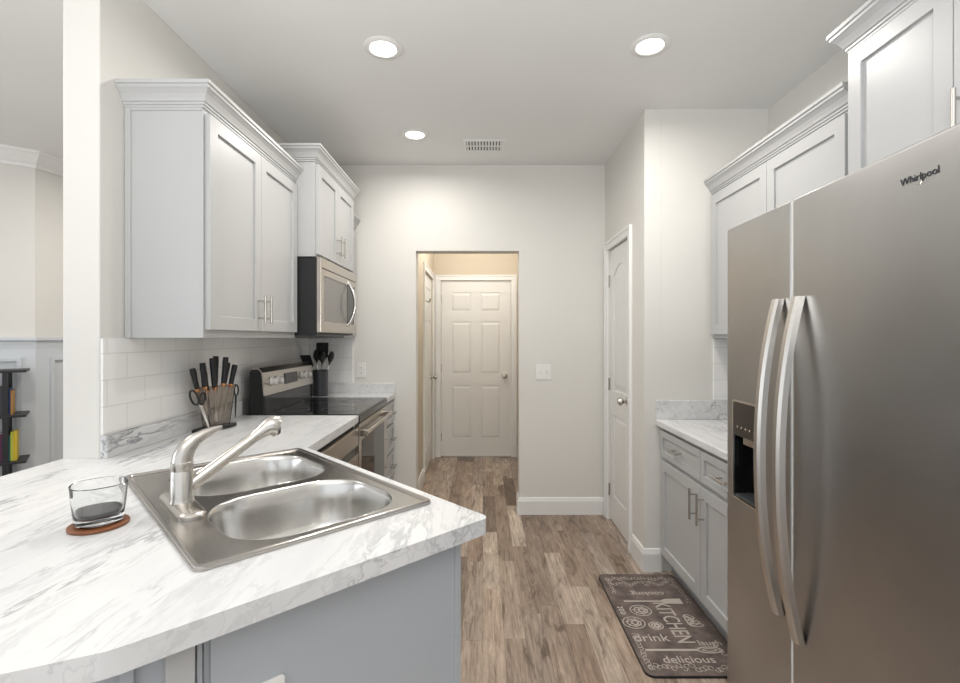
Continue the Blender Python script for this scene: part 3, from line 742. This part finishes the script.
# ================================================================== KNIFE BLOCK
K0, K1 = Vector((-1.302, 2.170)), Vector((-1.222, 2.392)); kd = (K1-K0); kdn = kd.normalized(); kn = Vector((kdn.y, -kdn.x))
TB = FR((K0.x, K0.y, 0), (kdn.x, kdn.y, 0), (0, 0, 1), (kn.x, kn.y, 0)); KL = kd.length
t = thing('knife_block', 'clear acrylic fan-shaped knife block with black foot by the left wall', 'knife block', (K0.x*.5+K1.x*.5, (K0.y+K1.y)/2, CT))
bm = BM(); TBf = FR((K0.x, K0.y, CT+.0005), (kdn.x, kdn.y, 0), (kn.x, kn.y, 0))
prism(bm, [(KL/2+KL*.5*math.cos(a), .045*math.sin(a)) for a in [2*PI*i/28 for i in range(28)]], [], 0, .014, TBf)
link('foot', bm, 'black', t, bevel=.004)
def fan(d): return [(.075+d, CT+.014), (.175-d, CT+.014), (.212-d, CT+.205-d), (.045+d, CT+.205-d)]
for s in (-.022, .017):
    link('acrylic_plate', prism(BM(), fan(0), [], s, s+.005, TB), 'acrylic', t, bevel=.002)
link('acrylic_side', prism(BM(), [(.070, CT+.014), (.075, CT+.014), (.045, CT+.205), (.040, CT+.205)], [], -.022, .022, TB), 'acrylic', t)
link('acrylic_side', prism(BM(), [(.175, CT+.014), (.180, CT+.014), (.217, CT+.205), (.212, CT+.205)], [], -.022, .022, TB), 'acrylic', t)
kn_data = [(.13, .03, 1.150, 1.243), (.22, .17, 1.158, 1.268), (.34, .275, 1.140, 1.232), (.44, .385, 1.150, 1.288), (.54, .55, 1.160, 1.296), (.65, .71, 1.164, 1.290), (.75, .84, 1.162, 1.262), (.83, .935, 1.156, 1.250)]
names = ['leftmost knife in the clear block, short black handle leaning left', 'second knife from the left in the block, black handle and copper band', 'short-handled knife third from the left, in front in the block', 'fourth knife from the left in the block, long black handle', 'tallest black-handled knife standing in the middle of the block', 'sixth knife from the left in the block, black handle leaning right', 'seventh knife from the left, second from the right end of the block', 'rightmost knife in the clear block, handle leaning right']
for i, ((sb, st_, zb, zt), lb) in enumerate(zip(kn_data, names)):
    dpt = (.0115 if i % 2 else -.010); pb = Vector((sb*KL, zb, dpt)); pt = Vector((st_*KL, zt, dpt)); u = (pt-pb).normalized()
    pend = pb-u*((zb-(CT+.022))/u.y*(.95 if i in (3, 4, 5) else .75))
    t = thing('kitchen_knife', lb, 'knife', tuple(TB @ pend), 'knives in the clear block')
    n = 6; rr_ = [.0105, .0115, .011, .012, .0132, .012]
    link('handle', tube(BM(), [TB @ (pb+(pt-pb)*(k/(n-1))) for k in range(n)], rr_, 12, 1), 'black', t, smooth=True)
    link('bolster', tube(BM(), [TB @ (pb-u*.012), TB @ (pb+u*.001)], [.0095, .0118], 12), 'copper', t, smooth=True)
    side = Vector((-u.y, u.x, 0)); side = -side if side.x < 0 else side
    wv = .009 if i in (3, 4) else .006
    bm = BM(); poly = [pb-u*.012+side*wv, pb-u*.012-side*wv, pend+u*.02-side*wv, pend]
    poly = [(p.x, p.y) for p in poly]; prism(bm, poly, [], dpt-.0008, dpt+.0008, TB); link('blade', bm, 'chrome', t)
# scissors hanging left
t = thing('scissors', 'black-handled scissors slotted at the left side of the knife block', 'scissors', tuple(TB @ Vector((.03, 1.02, 0))))
for (ca, cz2, rx, rz, rot) in ((-.018, 1.118, .017, .036, .45), (.022, 1.108, .013, .026, -.2)):
    ring = []
    for i in range(17):
        a = 2*PI*i/16; x, z = rx*math.cos(a), rz*math.sin(a); ring.append(TB @ Vector((ca+x*math.cos(rot)-z*math.sin(rot), cz2+x*math.sin(rot)+z*math.cos(rot), .032)))
    link('finger_loop', tube(BM(), ring, .0042, 10, cap=False), 'black', t, smooth=True)
link('blade', prism(BM(), [(.004, 1.085), (.022, 1.085), (.058, .975), (.052, .970)], [], .0305, .0335, TB), 'chrome', t)
t = thing('poultry_shears', 'second pair of shears with black loop at right of the knife block', 'scissors', tuple(TB @ Vector((.22, 1.0, 0))))
ring = [TB @ Vector((.228+.012*math.cos(2*PI*i/16), 1.125+.026*math.sin(2*PI*i/16), .012)) for i in range(17)]
link('finger_loop', tube(BM(), ring, .004, 10, cap=False), 'black', t, smooth=True)
link('blade', prism(BM(), [(.219, 1.10), (.232, 1.10), (.224, 1.0), (.220, .99)], [], .0105, .0135, TB), 'black', t)

# ================================================================== UTENSIL CROCK
ux, uy = -1.215, 3.615
t = thing('utensil_crock', 'tall dark grey cylindrical utensil holder in the far corner', 'utensil holder', (ux, uy, CT+.0005))
link('pot', lathe(BM(), [(.052, 0), (.056, .004), (.057, .19), (.054, .192), (.052, .19), (.050, .01), (.02, .008)], (ux, uy, CT+.0005), 32), 'grey', t, smooth=True)
ut = [('spatula', 'black slotted spatula leaning left in the utensil crock', -.030, -.02, -.095, -.035, .285, 'flat'),
      ('spatula', 'black flat turner standing tallest in the utensil crock', .0, .02, .0, .045, .372, 'wide'),
      ('ladle', 'black ladle leaning right in the utensil crock', .025, .01, .085, .02, .335, 'round'),
      ('serving_spoon', 'black serving spoon in front in the utensil crock', .01, -.03, .035, -.045, .335, 'spoon'),
      ('serving_spoon', 'black slotted spoon leaning left behind the spatula in the crock', -.015, .0, -.030, -.01, .352, 'spoon')]
for nm, lb, bx_, by_, tx, ty, ht, kind in ut:
    a = Vector((ux+bx_*.5, uy+by_*.5, CT+.012)); b = Vector((ux+tx, uy+ty, CT+ht))
    t = thing(nm, lb, 'utensil', tuple(a)); d = (b-a); c = a+d*.72
    link('shaft', cyl(BM(), a, c, .0048, 10), 'chrome', t, smooth=True)
    if kind in ('flat', 'wide'):
        ww = .046 if kind == 'wide' else .038; s = Vector((1, 0, 0)); n_ = d.normalized(); zz = n_
        bm = BM(); TT = FR(c-n_*.02, (1, 0, 0), n_, (0, 1, 0)); prism(bm, [(-.008, 0), (.008, 0), (ww, .04), (ww, .04+.28*ht), (-ww, .04+.28*ht), (-ww, .04)], [], -.003, .003, TT)
        link('head', bm, 'black', t, bevel=.002)
    else:
        n_ = d.normalized(); L_ = .028*ht/.33+.06
        link('head', tube(BM(), [c-n_*.02, c, c+n_*.02, c+n_*.045, c+n_*.07, c+n_*.088], [.006, .012, .030, .038, .030, .010], 14, .55), 'black', t, smooth=True)

# ================================================================== CEILING FIXTURES
def can(x, y, label, en=10.0):
    t = thing('recessed_light', label, 'ceiling light', (x, y, H), 'recessed ceiling lights')
    link('trim_ring', lathe(BM(), [(.060, -.0005), (.088, -.0005), (.090, -.004), (.085, -.008), (.064, -.010), (.060, -.006)], (x, y, H), 40, close=True), 'trim', t, smooth=True)
    link('lens', lathe(BM(), [(.061, -.001), (.061, -.005), (.03, -.007)], (x, y, H), 32), 'lamp', t, smooth=True)
    l = bpy.data.lights.new('lamp_light', 'AREA'); l.shape = 'DISK'; l.size = .12; l.energy = en; l.color = (1, .96, .90); l.spread = math.radians(170)
    o = bpy.data.objects.new('lamp_light', l); COL.objects.link(o); o.parent = t; o.location = (0, 0, -.016)
    return t
can(-.467, 2.262, 'recessed ceiling light nearest above the sink side, front left')
can(.774, 2.243, 'recessed ceiling light on the right, toward the refrigerator')
can(-.453, 3.222, 'farthest recessed ceiling light, left of the ceiling vent', 7.0)
can(-2.35, 1.7, 'added unseen fill light over the dining room, outside the frame', 12)  # unseen fixture added to brighten the dining room
can(-2.2, 3.5, 'added fill light in the dining room, hidden behind the kitchen wall', 12)  # second added lamp, hidden from view, lifts the dining walls
t = thing('ceiling_vent', 'white louvred rectangular air vent in the ceiling by the far wall', 'vent', (.006, 3.41, H))
link('frame', prism(BM(), rect(-.14, .155, 3.305, 3.515), [rect(-.118, .133, 3.327, 3.493)], H-.008, H-.0005), 'trim', t, bevel=.002)
link('backing', bx(-.118, .133, 3.327, 3.493, H-.002, H-.0006), 'shadow', t)
for i in range(12):
    x = -.108+i*.0212
    link('slat', box(BM(), -.0075, .0075, 3.327, 3.493, -.0008, .0008, T=Matrix.Translation((x, 0, H-.006)) @ Matrix.Rotation(.45, 4, 'Y')), 'trim', t)
link('centre_bar', bx(-.118, .133, 3.406, 3.414, H-.009, H-.003), 'trim', t)
# unseen hall lamp, put here to carry the hall's light
t = thing('unseen_hall_lamp', 'unseen round flush lamp lighting the hall from its ceiling', 'ceiling light', (-.05, 4.7, H))
link('shade', lathe(BM(), [(.15, 0), (.15, -.03), (.11, -.07), (.02, -.085)], (-.05, 4.7, H-.0005), 32), emis('hall shade', (1, .86, .66), 1.5), t, smooth=True)
l = bpy.data.lights.new('lamp_light', 'POINT'); l.energy = 19; l.color = (1, .97, .93); l.shadow_soft_size = .12
o = bpy.data.objects.new('lamp_light', l); COL.objects.link(o); o.parent = t; o.location = (0, 0, -.22)
# ================================================================== MAT
t = thing('kitchen_mat', 'dark brown printed kitchen mat on the floor before the right cabinets', 'mat', (.88, 2.39, 0))
mx0, mx1, my0, my1 = .668, 1.100, 1.968, 2.810
link('mat_base', prism(BM(), rrect(mx0, mx1, my0, my1, .035, 6), [], .0005, .009), 'rug', t, bevel=.003)
link('border', prism(BM(), rrect(mx0-.004, mx1+.004, my0-.004, my1+.004, .039, 6), [rrect(mx0, mx1, my0, my1, .035, 6)], .0004, .0085), 'black', t)
bm = BM(); zt = .0094
def word(s, size, x, y, rot=0, bold=.0002, ws=1.0): merge(bm, text_bm(s, size, Matrix.Translation((x, y, zt)) @ Matrix.Rotation(rot, 4, 'Z'), .0002, bold=bold, wscale=ws))
word('drink', .078, .768, 2.215); word('delicious', .064, .878, 2.065); word('laugh', .052, 1.020, 2.178)
word('cooking', .056, .885, 2.600, PI); word('KITCHEN', .112, .915, 2.345, -PI/2, .0008, .72); word('eat', .06, .695, 2.44, PI/2)
def stroke(pts, r=.003): tube(bm, [(p[0], p[1], zt) for p in pts], r, 6, .08)
def blob(cx, cy, rx, ry, r=.003, n=24, rot=0):
    pts = []
    for i in range(n+1):
        a = 2*PI*i/n; x, y = rx*math.cos(a), ry*math.sin(a); pts.append((cx+x*math.cos(rot)-y*math.sin(rot), cy+x*math.sin(rot)+y*math.cos(rot)))
    stroke(pts, r)
# spoon and spatula
stroke([(.715, 2.130), (.95, 2.130)], .0075); blob(.998, 2.130, .052, .020, .004); blob(.998, 2.130, .030, .009, .003)
stroke([(.735, 2.525), (.93, 2.525)], .0065)
prism(bm, [(.93, 2.515), (.955, 2.503), (1.035, 2.500), (1.035, 2.550), (.955, 2.547), (.93, 2.535)], [], zt-.0002, zt+.0002)
for x, y, r in ((.795, 2.44, .052), (.728, 2.335, .052), (.826, 2.31, .033)):
    blob(x, y, r, r*.9); blob(x, y, r*.62, r*.55, .0035); blob(x+r*.1, y, r*.28, r*.3, .0045)
    for k in range(7): a = k*.9; stroke([(x+r*.3*math.cos(a), y+r*.3*math.sin(a)), (x+r*.85*math.cos(a+.3), y+r*.8*math.sin(a+.3))], .002)
for k in range(6): blob(1.01+.012*math.cos(k), 2.345+.014*k-.03, .034-.002*k, .013, .0028, 14, .5*k)
random.seed(3)
def swirl(cx, cy, s, a0):
    pts = [(cx+s*(1-.05*i)*math.cos(a0+i*.45)*(i/12+.2), cy+s*(1-.05*i)*math.sin(a0+i*.45)*(i/12+.2)) for i in range(13)]; stroke(pts, .0017)
for i in range(20):
    u = i/19; swirl(mx0+.035+u*(mx1-mx0-.07), my1-.05+random.uniform(-.018, .014), .026, random.uniform(0, 6)); swirl(mx0+.05+u*(mx1-mx0-.10), my1-.105+random.uniform(-.02, .02), .020, random.uniform(0, 6)); swirl(mx0+.035+u*(mx1-mx0-.07), my0+.040+random.uniform(-.015, .022), .026, random.uniform(0, 6))
for i in range(12): swirl(mx0+.03, my0+.05+i*.02, .022, random.uniform(0, 6)); swirl(mx1-.03, my1-.06-i*.022, .022, random.uniform(0, 6))
for i in range(8): swirl(mx1-.04+random.uniform(-.02, .02), my0+.03+i*.018, .022, random.uniform(0, 6)); swirl(mx0+.04, my1-.06-i*.02, .02, random.uniform(0, 6))
link('printed_lettering', bm, 'white', t)

# ================================================================== BOOKCASE
BO = A1+nA*.05
TBC = FR((BO.x, BO.y, 0), (-dA.x, -dA.y, 0), (nA.x, nA.y, 0))      # a leftwards along the wall, b out of the wall, t up
t = thing('bookcase', 'black metal open bookshelf in the dining room at the left edge', 'bookcase', tuple(TBC @ Vector((.35, .12, 0))))
for z in (.23, .540, .857, 1.164): link('shelf', prism(BM(), rect(.023, .70, .0, .23), [], z-.018, z, TBC), 'blackmetal', t, bevel=.002)
for a in (.128, .60):
    for b in (.015, .215): link('post', prism(BM(), rect(a-.014, a+.014, b-.012, b+.012), [], 0, 1.15, TBC), 'blackmetal', t)
def bk(i, a, wd, z, ht, col, lb, dpt=.13):
    m = mat('book cover %d' % i, col, .5); z += .0006; f = .19
    t = thing('book', lb, 'book', tuple(TBC @ Vector((a+wd/2, f-dpt/2, z))))
    link('cover', prism(BM(), [(a, f), (a+wd, f), (a+wd, f-dpt), (a+wd-.002, f-dpt), (a+wd-.002, f-.002), (a+.002, f-.002), (a+.002, f-dpt), (a, f-dpt)], [], z, z+ht, TBC), m, t)
    link('pages', prism(BM(), rect(a+.0022, a+wd-.0022, f-dpt+.003, f-.0025), [], z+.003, z+ht-.004, TBC), 'whitepl', t)
bk(0, .074, .017, .540, .205, (.62, .46, .03), 'golden yellow book, outermost on the lower bookshelf row')
bk(1, .092, .013, .540, .198, (.55, .58, .06), 'lime yellow book beside the golden one on the lower shelf')
bk(2, .106, .008, .540, .175, (.03, .20, .20), 'thin teal book next to the black post on the lower shelf')
bk(3, .145, .026, .540, .190, (.09, .012, .06), 'dark magenta book left of the black post on the lower shelf')
bk(4, .172, .026, .540, .20, (.05, .03, .12), 'dark purple book at the photo edge on the lower shelf')
bk(5, .094, .010, .857, .165, (.45, .22, .05), 'slim orange book, outermost on the upper shelf')
bk(6, .105, .009, .857, .18, (.03, .06, .18), 'navy book right of the post on the upper shelf')
bk(7, .145, .030, .857, .20, (.035, .04, .05), 'charcoal book left of the post on the upper shelf')
